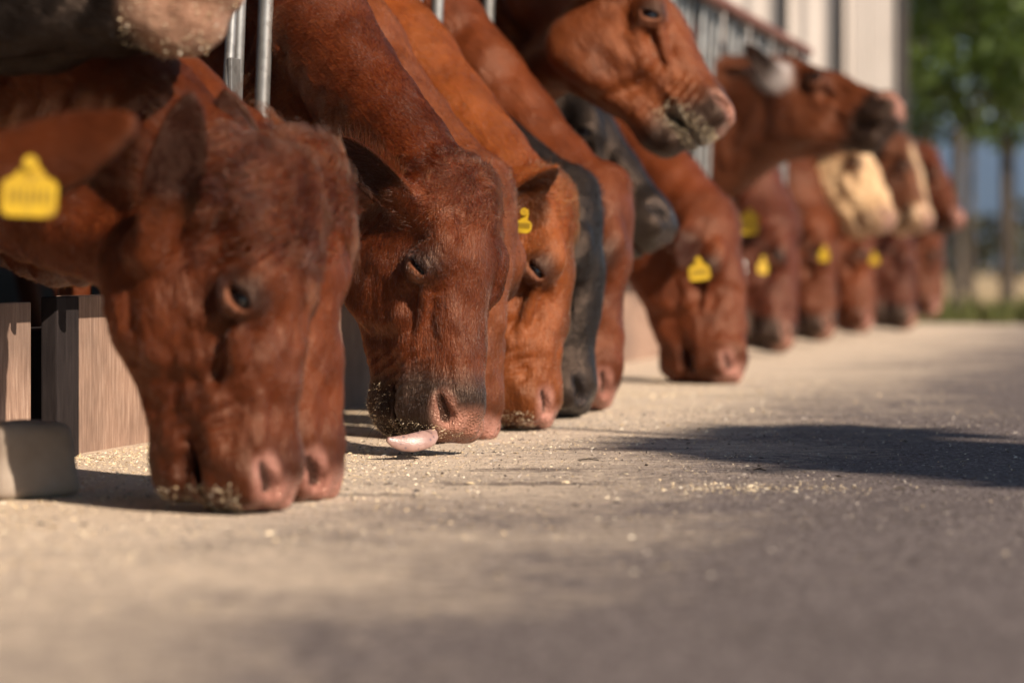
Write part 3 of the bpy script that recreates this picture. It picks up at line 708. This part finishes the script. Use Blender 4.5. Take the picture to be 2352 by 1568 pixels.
def add_tuft(c,ncl,per,length,rad,spread=1.,drift=(0,0,0),cs=.006):
    r=np.random.default_rng(c.kw['seed']+90); L0,W,N=c.L,c.W,c.N
    wt=np.exp(-((L0[:,0]-.03)/(.055*spread))**2-(L0[:,2]/(.075*spread))**2)*(L0[:,1]>-.13)
    er=np.zeros(len(W)); e=c.ears[0]; ax=unit(e[1]); sp=(L0-e[0])@ax
    er=(c.isear>0)*(np.sign(L0[:,2])>0)*(sp<.06)*.03
    ii=r.choice(len(W),ncl,p=(wt+er)/(wt+er).sum()); P_=[];Cc=[]
    for i in ii:
        n=N[i]; isE=c.isear[i]>0
        d=(W[i]-c.wld((.06,-.0,.0)))*4+np.asarray(drift,float)*(1-isE)+r.normal(0,.35,3)
        if isE: d=ax@c.A*.6+np.array([-.2,-.2,-.8])+r.normal(0,.25,3)
        d-=n*(d@n); d=unit(d); sd=np.cross(n,d); ln=length*r.uniform(.6,1.1)*(.75 if isE else 1); cu=r.uniform(-.38,.38); base=coat_color(c,W[i:i+1],L0[i:i+1])[0][0]*r.uniform(.45,1.75)
        for k in range(per):
            o=W[i]+(d*r.normal()+sd*r.normal())*cs-n*.001; q=ln*r.uniform(.7,1.05); pts=[]
            for t in (0,.2,.4,.6,.8,1.):
                x=t*q; pts.append(o+d*x*(1-.1*t)+n*(.55*q*math.sin(min(t*1.5,1.)*math.pi*.55)*.7-.25*q*t*t)+sd*cu*q*t*t-np.array([0,0,.22*q*t*t])+r.normal(0,.0006,3)*t*3)
            P_.append(pts); Cc.append(base*r.uniform(.85,1.15))
    make_hair('poll_hair',np.array(P_),rad,np.clip(np.array(Cc)*np.array([.9,.85,.8]),.003,.9),c.root,c.org,M['hair'])
def make_hair(name,pts,rad,colr,root,org,mat):
    n,k=pts.shape[:2]; cu=bpy.data.hair_curves.new(name); cu.add_curves([k]*n)
    cu.attributes['position'].data.foreach_set('vector',(pts-org).astype(f32).ravel())
    ra=cu.attributes.get('radius') or cu.attributes.new('radius','FLOAT','POINT')
    prof=np.linspace(1,.25,k); ra.data.foreach_set('value',(np.broadcast_to(np.asarray(rad),(n,))[:,None]*prof).astype(f32).ravel())
    ca=cu.attributes.new('coat','FLOAT_COLOR','CURVE'); ca.data.foreach_set('color',np.concatenate([colr,np.ones((n,1))],1).astype(f32).ravel())
    cu.materials.append(mat); o=new_obj(name,cu,root); o['kind']='stuff'; return o
def add_lash(c):
    r=np.random.default_rng(3); cs,sn=math.cos(-.75),math.sin(-.75); pts=[]
    for i in range(90):
        x=r.uniform(-1,1); ea=.020*x; eb=.0085*math.sqrt(max(0,1-x*x))+r.normal(0,.0015)
        # local (a,b) from slit axes; upper lid is towards +b
        A0=ea*cs+eb*sn; B0=-ea*sn+eb*cs; base=EYE+np.array([A0,B0,.0045+r.normal(0,.001)])
        ln=r.uniform(.012,.024); d=np.array([.30,-.10,.85])+r.normal(0,.16,3)+np.array([.2*x,0,0]); d=d/np.linalg.norm(d)
        pts.append([c.wld(base+d*ln*t+np.array([.10,-.25,-.1])*ln*t*t*.6) for t in (0,.35,.7,1.)])
    make_hair('eyelashes',np.array(pts),.00042,np.tile([.006,.005,.005],(90,1)),c.root,c.org,M['lash'])
def ear_tag(c,pos,face,size=(.055,.062),mat='tag',ink=True,roll=0.):
    f=unit(face); up=np.array([0,0,1.]); x=unit(np.cross(up,f)); y=np.cross(f,x)
    x,y=x*math.cos(roll)+y*math.sin(roll),y*math.cos(roll)-x*math.sin(roll)
    w,hh=size; mb=MB(); n=5; prof=[]
    for cx,cy,a0 in ((w/2-.010,-hh/2+.010,-90),(w/2-.010,hh/2-.02,0),(-w/2+.010,hh/2-.02,90),(-w/2+.010,-hh/2+.010,180)):
        for k in range(n): an=R(a0+90*k/(n-1)); prof.append((cx+.010*math.cos(an),cy+.010*math.sin(an)))
    # narrow neck at the top
    prof=prof[:n*2]+[(.008,hh/2+.004),(.006,hh/2+.012),(-.006,hh/2+.012),(-.008,hh/2+.004)]+prof[n*2:]
    V=[];m=len(prof)
    for dz in (0,-.0025):
        for (px,py) in prof: V.append(np.asarray(pos)+x*px+y*py+f*(dz+.05*px*px*8))
    F=[tuple(range(m)),tuple(range(2*m-1,m-1,-1))]+[(i,i+m,(i+1)%m+m,(i+1)%m) for i in range(m)]
    mb.add([v-c.org for v in V],F); t=new_obj('ear_tag',mb.mesh('ear_tag',M[mat]),c.root)
    mb=MB(); q=np.asarray(pos)-c.org+y*(hh/2+.006); mb.tube([q,q+f*.006],.008,12); new_obj('tag_button',mb.mesh('tag_button',M[mat],False),t)
    if ink:
        mb=MB()
        for i in range(7):
            bx=-w*.36+i*w*.12; mb.box(np.asarray(pos)-c.org+x*bx+y*(-hh*.22)+f*.0012,x*(w*.045),y*(hh*.30),f*.0006)
        new_obj('tag_print',mb.mesh('tag_print',M['ink']),t)
    return t
def hd(phi): return (math.cos(R(phi)),-math.sin(R(phi)),0.)
def hu(phi): return (.62*math.cos(R(phi)),-math.sin(R(phi))*.62-.0,.78)

import os
ONLY=os.environ.get('ONLY_COWS'); 
HQ=1
C={}
def cow(key,*a,**k):
    C[key]=make_cow(*a,**k) if (not ONLY or key in ONLY) else None
    return C[key]
cow('D',P(1122,402,5.12),P(1096,1003,5.02),hd(35),(-2.02,5.56,.99),RED*.98,.004,'dark red cow licking the concrete with its pink tongue, in sharp focus',
    near_ear=dict(wax=(-.78,-.10,.62),wnm=(-.25,-.85,-.48),len=.17,wid=.058),far_ear=dict(ax=(-.2,-.5,.8)),lid=-.05,thin=.0055,wrinkle=1.35,seed=4,fur=130000,tuft=.028,muzzle='dark',lash=True)
cow('B',P(712,418,3.95),P(688,1172,3.88),hd(14),(-2.02,4.14,.80),RED*1.02,.005,'large blurred red cow in front with its near ear held up',
    near_ear=dict(base=(.085,-.185,.110),wax=(.30,-.48,.82),wnm=(.30,-.90,-.30),len=.215,wid=.066),lid=.5,thin=.006,wrinkle=2.1,seed=11,fur=60000,tuft=.055,muzzle='brown')
cow('C',P(778,380,4.14),P(800,1150,4.10),hd(13),(-2.02,4.46,.68),RED*1.15,.006,'red cow just behind the large front cow, only its face edge showing',seed=12,wrinkle=1.6,fur=22000,tuft=.045,muzzle='brown',near_ear=dict(wax=(-.2,-.4,.9),wnm=(.2,-.7,-.55),len=.17))
cow('A',P(-62,330,3.3),P(-62,1270,3.28),hd(8),(-2.02,3.50,1.05),RED*.9,.008,'red cow cut off by the left edge, wearing a large yellow ear tag',seed=13,
    near_ear=dict(base=(.055,-.06,.085),wax=(1.,-.10,.22),wnm=(.1,.95,-.35),len=.29,wid=.080),thin=.009,fur=9000)
cow('W',P(-90,-362,4.02),P(606,-217,3.88),hu(5),(-2.0,4.10,1.05),BLACK*.45,.007,'black cow with raised head and pink nose above the front cow',seed=14,fur=8000,muzzle='pink')
cow('E',P(1166,398,5.58),P(1140,1010,5.5),hd(32),(-2.02,5.80,.96),LIGHT,.006,'light chestnut cow half hidden behind the sharp licking cow',seed=15,wrinkle=1.7,fur=30000,muzzle='brown')
cow('F',P(1325,440,5.95),P(1290,985,5.85),hd(4),(-2.02,6.20,.96),ORANGE,.0055,'orange cow with a yellow tag in its forward ear',seed=16,fur=45000,muzzle='brown',
    near_ear=dict(base=(.058,-.155,.085),wax=(.84,-.38,.40),wnm=(.3,-.6,-.72),len=.155,wid=.055),lid=.15,wrinkle=1.5)
cow('G',P(1386,430,6.42),P(1372,952,6.3),hd(8),(-2.02,6.44,.74),BLACK*.55,.007,'black cow with lowered head between two red cows',seed=17,wrinkle=.7,fur=14000,muzzle='black')
cow('H',P(1462,422,6.72),P(1424,940,6.6),hd(5),(-2.02,6.78,.98),RED*1.25,.007,neckr=.85,label='brown-red cow right of the black one, narrow strip of face showing',seed=18,wrinkle=1.7,fur=9000,muzzle='brown')
cow('J',P(1447,-118,6.96),P(1712,266,6.86),hu(-10),(-2.0,7.38,.85),np.array([.125,.031,.008]),.0055,'big chestnut cow with raised head and feed crumbs stuck on its mouth',seed=19,wrinkle=1.2,fur=30000,muzzle='dark',lid=.4,mouth=.05,
    near_ear=dict(ax=(-.5,-.5,.6)))
cow('I',P(1318,150,7.5),P(1576,512,7.35),hu(4),(-2.02,7.85,.85),BLACK*.6,.008,'black cow holding its head low under the chestnut cow’s chin',seed=20,wrinkle=.8,fur=14000,muzzle='black')
cow('L',P(1690,478,8.3),P(1716,872,8.15),hd(22),(-2.0,8.65,.88),RED*1.25,.008,neckr=1.2,label='red cow with lowered head and a square yellow tag by the eye',seed=21,wrinkle=1.7,fur=14000,muzzle='brown',
    near_ear=dict(wax=(-.20,-.80,-.55),wnm=(.35,-.65,.65),len=.17))
cow('M',P(1828,492,10.9),P(1832,800,10.75),hd(12),(-2.0,11.1,1.05),DRED*1.15,.009,neckr=1.35,label='dark red cow with round yellow and white tags',seed=22,fur=8000,wrinkle=1.7,muzzle='dark',near_ear=dict(wax=(-.5,-.7,-.3),wnm=(.2,-.7,-.55),len=.17))
cow('R',P(1806,140,10.4),P(2084,222,10.15),hu(2),(-2.0,10.5,.80),np.array([.085,.024,.009]),.009,neckr=1.4,label='brown cow with its head stretched out level above the others',seed=23,fur=8000,wrinkle=1.7,muzzle='dark',near_ear=dict(ax=(-.8,.35,.5),nm=(.2,-.3,1)),patch=[((.03,-.08,.14),(.09,.09,.07),(.30,.26,.24))])
cow('N',P(1918,500,12.3),P(1924,775,12.15),hd(10),(-2.0,12.35,1.02),RED*1.05,.010,neckr=1.3,label='reddish lowered cow with a small yellow tag, right of the cow with white tag',seed=24,fur=8000,wrinkle=1.7,muzzle='dark',near_ear=dict(wax=(-.45,-.75,-.4),wnm=(.2,-.7,-.55),len=.17))
cow('T',P(1975,300,12.4),P(2064,508,12.2),hu(8),(-2.0,12.75,.95),np.array([.2,.08,.03]),.009,'cow with a pale cream face looking down over the row',seed=25,fur=8000,wrinkle=1.7,muzzle='tan',face=CREAM)
cow('O',P(2006,508,13.3),P(2012,757,13.15),hd(10),(-2.0,13.35,.95),RED*1.1,.010,'red cow eating with its muzzle on the feed, between two darker cows far along',seed=26,fur=8000,wrinkle=1.7,muzzle='brown',near_ear=dict(wax=(-.7,-.5,.4),wnm=(.2,-.7,-.55),len=.17))
cow('U',P(2090,315,13.7),P(2152,512,13.5),hu(5),(-2.0,13.95,.95),np.array([.10,.033,.014]),.010,'brown cow with a tan blaze, head half raised near the far end',seed=27,fur=8000,wrinkle=1.7,muzzle='tan',patch=[((.2,0,0),(.22,.07,.05),CREAM*.75)])
cow('P',P(2098,522,14.4),P(2112,750,14.25),hd(8),(-2.0,14.55,.95),DRED,.010,'very dark red cow eating near the far end of the row',seed=28,fur=8000,wrinkle=1.7,muzzle='dark',near_ear=dict(wax=(-.5,-.7,-.45),wnm=(.2,-.7,-.55),len=.17))
cow('V',P(2146,335,14.9),P(2224,505,14.7),hu(5),(-2.0,15.15,.95),RED*.95,.010,'red cow with half raised head, farthest of the raised heads',seed=29,fur=8000,wrinkle=1.7,muzzle='brown')
cow('Q',P(2166,528,15.6),P(2164,722,15.45),hd(8),(-2.0,15.75,.95),RED,.010,'last red cow with lowered head at the far end of the row',seed=30,fur=8000,wrinkle=1.7,muzzle='brown',near_ear=dict(wax=(-.7,-.5,.0),wnm=(.2,-.7,-.55),len=.17))
def add_whiskers(c):
    r=np.random.default_rng(12); L=c.L; g=np.flatnonzero((L[:,0]>.36)&(L[:,2]>-.02)&((L[:,1]<-.15)|((L[:,0]>.40)&(L[:,1]<-.09)))); ii=r.choice(g,70); P_=[]
    for i in ii:
        d=unit(c.N[i]+r.normal(0,.35,3)+np.array([-.2,0,-.3])); ln=r.uniform(.012,.035); P_.append([c.W[i]+d*ln*t+np.array([0,0,-.3])*ln*t*t for t in (0,.35,.7,1.)])
    make_hair('whiskers',np.array(P_),.00022,np.tile([.01,.008,.007],(70,1)),c.root,c.org,M['lash'])
if C.get('D'): add_whiskers(C['D'])
if C.get('B'): add_tuft(C['B'],300,60,.055,.00050,1.0,(-.5,-.2,.15),.010)
if C.get('C'): add_tuft(C['C'],160,40,.06,.00055,1.,(-.1,-.3,.2),.011)
if C.get('D'): add_tuft(C['D'],300,18,.030,.00026,1.,(-.1,-.1,.0))
if C.get('F'): add_tuft(C['F'],160,16,.032,.00030,.9)
# tags, tongue
TAGS=[('A',P(68,442,3.12),(.0,-1,.1),(.060,.052),'tag',True),('F',P(1202,514,5.75),(-.25,-1,.2),(.034,.036),'tag',True),
 ('L',P(1606,622,8.05),(-.1,-1,.1),(.058,.052),'tag',True),('M',P(1720,512,10.5),(-.2,-1,.1),(.070,.080),'tag',False),
 ('M',P(1752,612,10.5),(.1,-1,.1),(.038,.052),'tag',False),('M',P(1707,618,9.6),(.0,-1,.2),(.024,.026),'whitetag',False),('N',P(1893,585,12.0),(-.2,-1,.1),(.042,.052),'tag',False),('P',P(2008,595,13.0),(-.2,-1,.1),(.040,.044),'tag',False)]
for key,pos,fc,sz,mt,ink in TAGS:
    if C.get(key): ear_tag(C[key],pos,fc,sz,mt,ink,rng.uniform(-.12,.12))
if C.get('D'):
    c=C['D']; m0=c.wld((.385,-.140,.012)); 
    pts=[c.wld((.440,-.120,.015)),P(992,1001,4.985),P(972,1010,4.967),P(948,1016,4.955),P(924,1017,4.95),P(904,1014,4.945),P(889,1008,4.94)]
    wd_=[.014,.016,.017,.0165,.014,.010,.004]; th=[.010,.010,.009,.008,.007,.005,.003]
    V=[];F=[];seg=16
    cr=np.linspace(0,len(pts)-1,26); px=np.array(pts)
    def ip(arr,x): return np.array([np.interp(x,range(len(arr)),np.asarray(arr)[:,k]) for k in range(3)])
    pp=np.array([ip(px,x) for x in cr]); 
    for _ in range(3): pp[1:-1]=(pp[:-2]+2*pp[1:-1]+pp[2:])/4
    for i,x in enumerate(cr):
        t=unit(pp[min(i+1,25)]-pp[max(i-1,0)]); nrm=np.array([.0,-1.,.25]); nrm=unit(nrm-t*(nrm@t)); sd=np.cross(t,nrm)
        w=np.interp(x,range(7),wd_); h_=np.interp(x,range(7),th)
        for k in range(seg):
            an=2*math.pi*k/seg; cup=.08*w*math.cos(an)**2
            V.append(pp[i]+sd*w*math.cos(an)+nrm*(h_*math.sin(an)+cup*.5)-c.org)
    for i in range(25):
        for k in range(seg): F.append((i*seg+k,i*seg+(k+1)%seg,(i+1)*seg+(k+1)%seg,(i+1)*seg+k))
    F.append(tuple(range(25*seg,26*seg)))
    new_obj('tongue',pydata('tongue',V,F,M['tongue'],True),c.root)
# ================================================================ feed meal on the ground, concrete block, chips, bale
def chips(name,n,place,size,mat_c,label,seed):
    r=np.random.default_rng(seed); v=[];f=[];tint=[]
    for i in range(n):
        pos=place(r)
        if pos is None: continue
        s=size*r.lognormal(0,.45); a=r.normal(size=3); a[2]*=.25; a/=np.linalg.norm(a); b=np.cross(a,r.normal(size=3)); b/=np.linalg.norm(b); cpt=np.cross(a,b); el=r.uniform(.8,2.6)
        k=len(v); o=np.array(pos)+np.array([0,0,s*.25])
        v+=[o-a*s*el,o+b*s*.6-cpt*s*.2,o-b*s*.6-cpt*s*.2,o+cpt*s*.45,o+a*s*el]
        f+=[(k,k+2,k+1),(k,k+1,k+3),(k,k+3,k+2),(k+4,k+1,k+2),(k+4,k+3,k+1),(k+4,k+2,k+3)]; tint+=[r.random()]*6
    me=pydata(name,v,f,mat_c); at=me.attributes.new('tint','FLOAT','FACE'); at.data.foreach_set('value',tint)
    return tag(new_obj(name,me),label,'feed',kind='stuff')
k=NT('feed_meal',.75,.25); a=attr(k,'tint'); k.col(k.ramp(a.outputs['Fac'],[(0,(.48,.35,.20)),(.4,(.68,.53,.33)),(.8,(.80,.68,.48)),(1,(.85,.77,.62))])); M['meal']=k.m
k=NT('grit',.8,.3); a=attr(k,'tint'); k.col(k.ramp(a.outputs['Fac'],[(0,(.07,.058,.05)),(.5,(.20,.17,.145)),(1,(.44,.38,.32))])); M['grit']=k.m
def pl_meal(r):
    t=r.uniform(2.6,8.5); p=-1.9+abs(r.normal(0,.40))
    if fbm(np.array([[p*5,t*3,0]]),2,5)[0]<r.uniform(-.7,.35): return None
    w=rw(p,t,0); return w
chips('feed_meal',42000,pl_meal,.00115,M['meal'],'pale yellow ground feed scattered along the foot of the row of cows',1)
def pl_loose(r):
    t=r.uniform(2.9,8.5); p=-1.5+r.exponential(.42)
    return rw(p,t,0) if p<1.2 else None
chips('loose_feed',3200,pl_loose,.0011,M['meal'],'loose feed flakes strewn thinly over the concrete in front of the cows',2)
def pl_grit(r):
    t=r.uniform(3.2,6.6); p=r.uniform(-1.6,.9); return rw(p,t,0)
chips('grit',10000,pl_grit,.0015,M['grit'],'small grit and stone chips lying on the worn concrete',3)
def pl_heap(r):
    q=np.array([.34,4.32])+r.normal(0,1,2)*np.array([.10,.055]); return (q[0],q[1],0)
chips('feed_trail',520,pl_heap,.0011,M['meal'],'thin trail of yellow feed flakes out on the concrete right of the licking cow',4)
if C.get('D'):
    def crumbs(c,fn,n,seed,label,size):
        W,L,N=c.W,c.L,c.N; g=np.flatnonzero(fn(L)); 
        def pl(r):
            i=r.choice(g); return W[i]+N[i]*.002+r.normal(0,.0015,3)
        return chips('feed_crumbs',n,pl,size,M['meal'],label,seed)
    crumbs(C['D'],lambda L:(L[:,0]>.415)&(L[:,2]>.0)&(L[:,0]-.20*L[:,1]>.455)&(L[:,1]<-.03),1100,6,'feed crumbs stuck to the lips of the sharp licking cow',.00065)
    crumbs(C['D'],lambda L:(L[:,0]>.36)&(L[:,2]>.0)&(L[:,1]<-.15),420,8,'feed crumbs stuck to the chin of the sharp licking cow',.0006)
    if C.get('J'): crumbs(C['J'],lambda L:(L[:,0]>.35)&(L[:,2]>-.01)&(np.abs(L[:,1]+.128-.30*(L[:,0]-.41))<.034),2600,7,'thick yellow feed crumbs around the mouth of the raised chestnut head',.0009)
    if C.get('B'): crumbs(C['B'],lambda L:(L[:,0]>.43)&(L[:,2]>.0)&(L[:,1]<-.06),700,9,'feed crumbs on the muzzle of the large blurred front cow',.0008)
    if C.get('W'): crumbs(C['W'],lambda L:(L[:,0]>.33)&(L[:,2]>-.01)&(L[:,1]<-.13),800,11,'feed crumbs on the chin of the raised black cow',.0009)
    if C.get('F'): crumbs(C['F'],lambda L:(L[:,0]>.44)&(L[:,2]>.0)&(L[:,1]<-.05),800,10,'feed crumbs on the muzzle of the orange cow',.0008)
# concrete block standing on the apron at the left edge
import bmesh
def block():
    bm=bmesh.new(); bmesh.ops.create_cube(bm,size=1)
    for q in bm.verts: q.co=Vector((q.co.x*.145,q.co.y*.12,(q.co.z+.5)*.108)); 
    for q in bm.verts:
        if q.co.z>.05 : q.co.x*=.80; q.co.y*=.86
    bmesh.ops.bevel(bm,geom=bm.edges[:],offset=.020,segments=4,affect='EDGES',profile=.55)
    bmesh.ops.subdivide_edges(bm,edges=[e for e in bm.edges if e.calc_length()>.03],cuts=4,use_grid_fill=True)
    for q in bm.verts:
        nz=fbm(np.array([list(q.co)])*22,3,4)[0]; q.co+=q.co.normalized()*nz*.004
    me=bpy.data.meshes.new('concrete_block'); bm.to_mesh(me); bm.free(); me.materials.append(M['concrete'])
    me.polygons.foreach_set('use_smooth',[True]*len(me.polygons)); return me
o=new_obj('concrete_block',block(),None,tuple(P(48,1136,4.17)*np.array([1,1,0]))); o.rotation_euler=(0,0,R(38)); tag(o,'rough grey concrete block standing at the foot of the plywood wall','block')
# twigs
for (vx,vy,L_,a) in ((1352,1059,.035,.1),(2065,1126,.030,.6),(1745,1082,.03,2.2)):
    d=CAMZ*FPX/((vy-612)*.4354); q=P(vx,vy,d); mb=MB(); dr=np.array([math.cos(a),math.sin(a),0.])
    mb.tube([-dr*L_/2+[0,0,.003],[0,0,.005],dr*L_/2+[0,.004,.002]],[.0011,.0015,.0008],6)
    tw=new_obj('twig',mb.mesh('twig',M['bark'],True),None,(q[0],q[1],0.))
    tag(tw,{1352:'short dark twig lying nearest the licking cow’s nose',2065:'pale straw bit at the right edge of the lit concrete',1745:'straw stalk among the yellow feed trail'}[vx],'twig','bits of twig and straw on the concrete')

# slender leafy tree off to the right behind the camera: the shadow of its crown lies across the yard
o=tree(5.84,-.14,6.6,.50,3.9,9000,9,'slender leafy tree on the yard to the right, outside the picture',.09,.085)
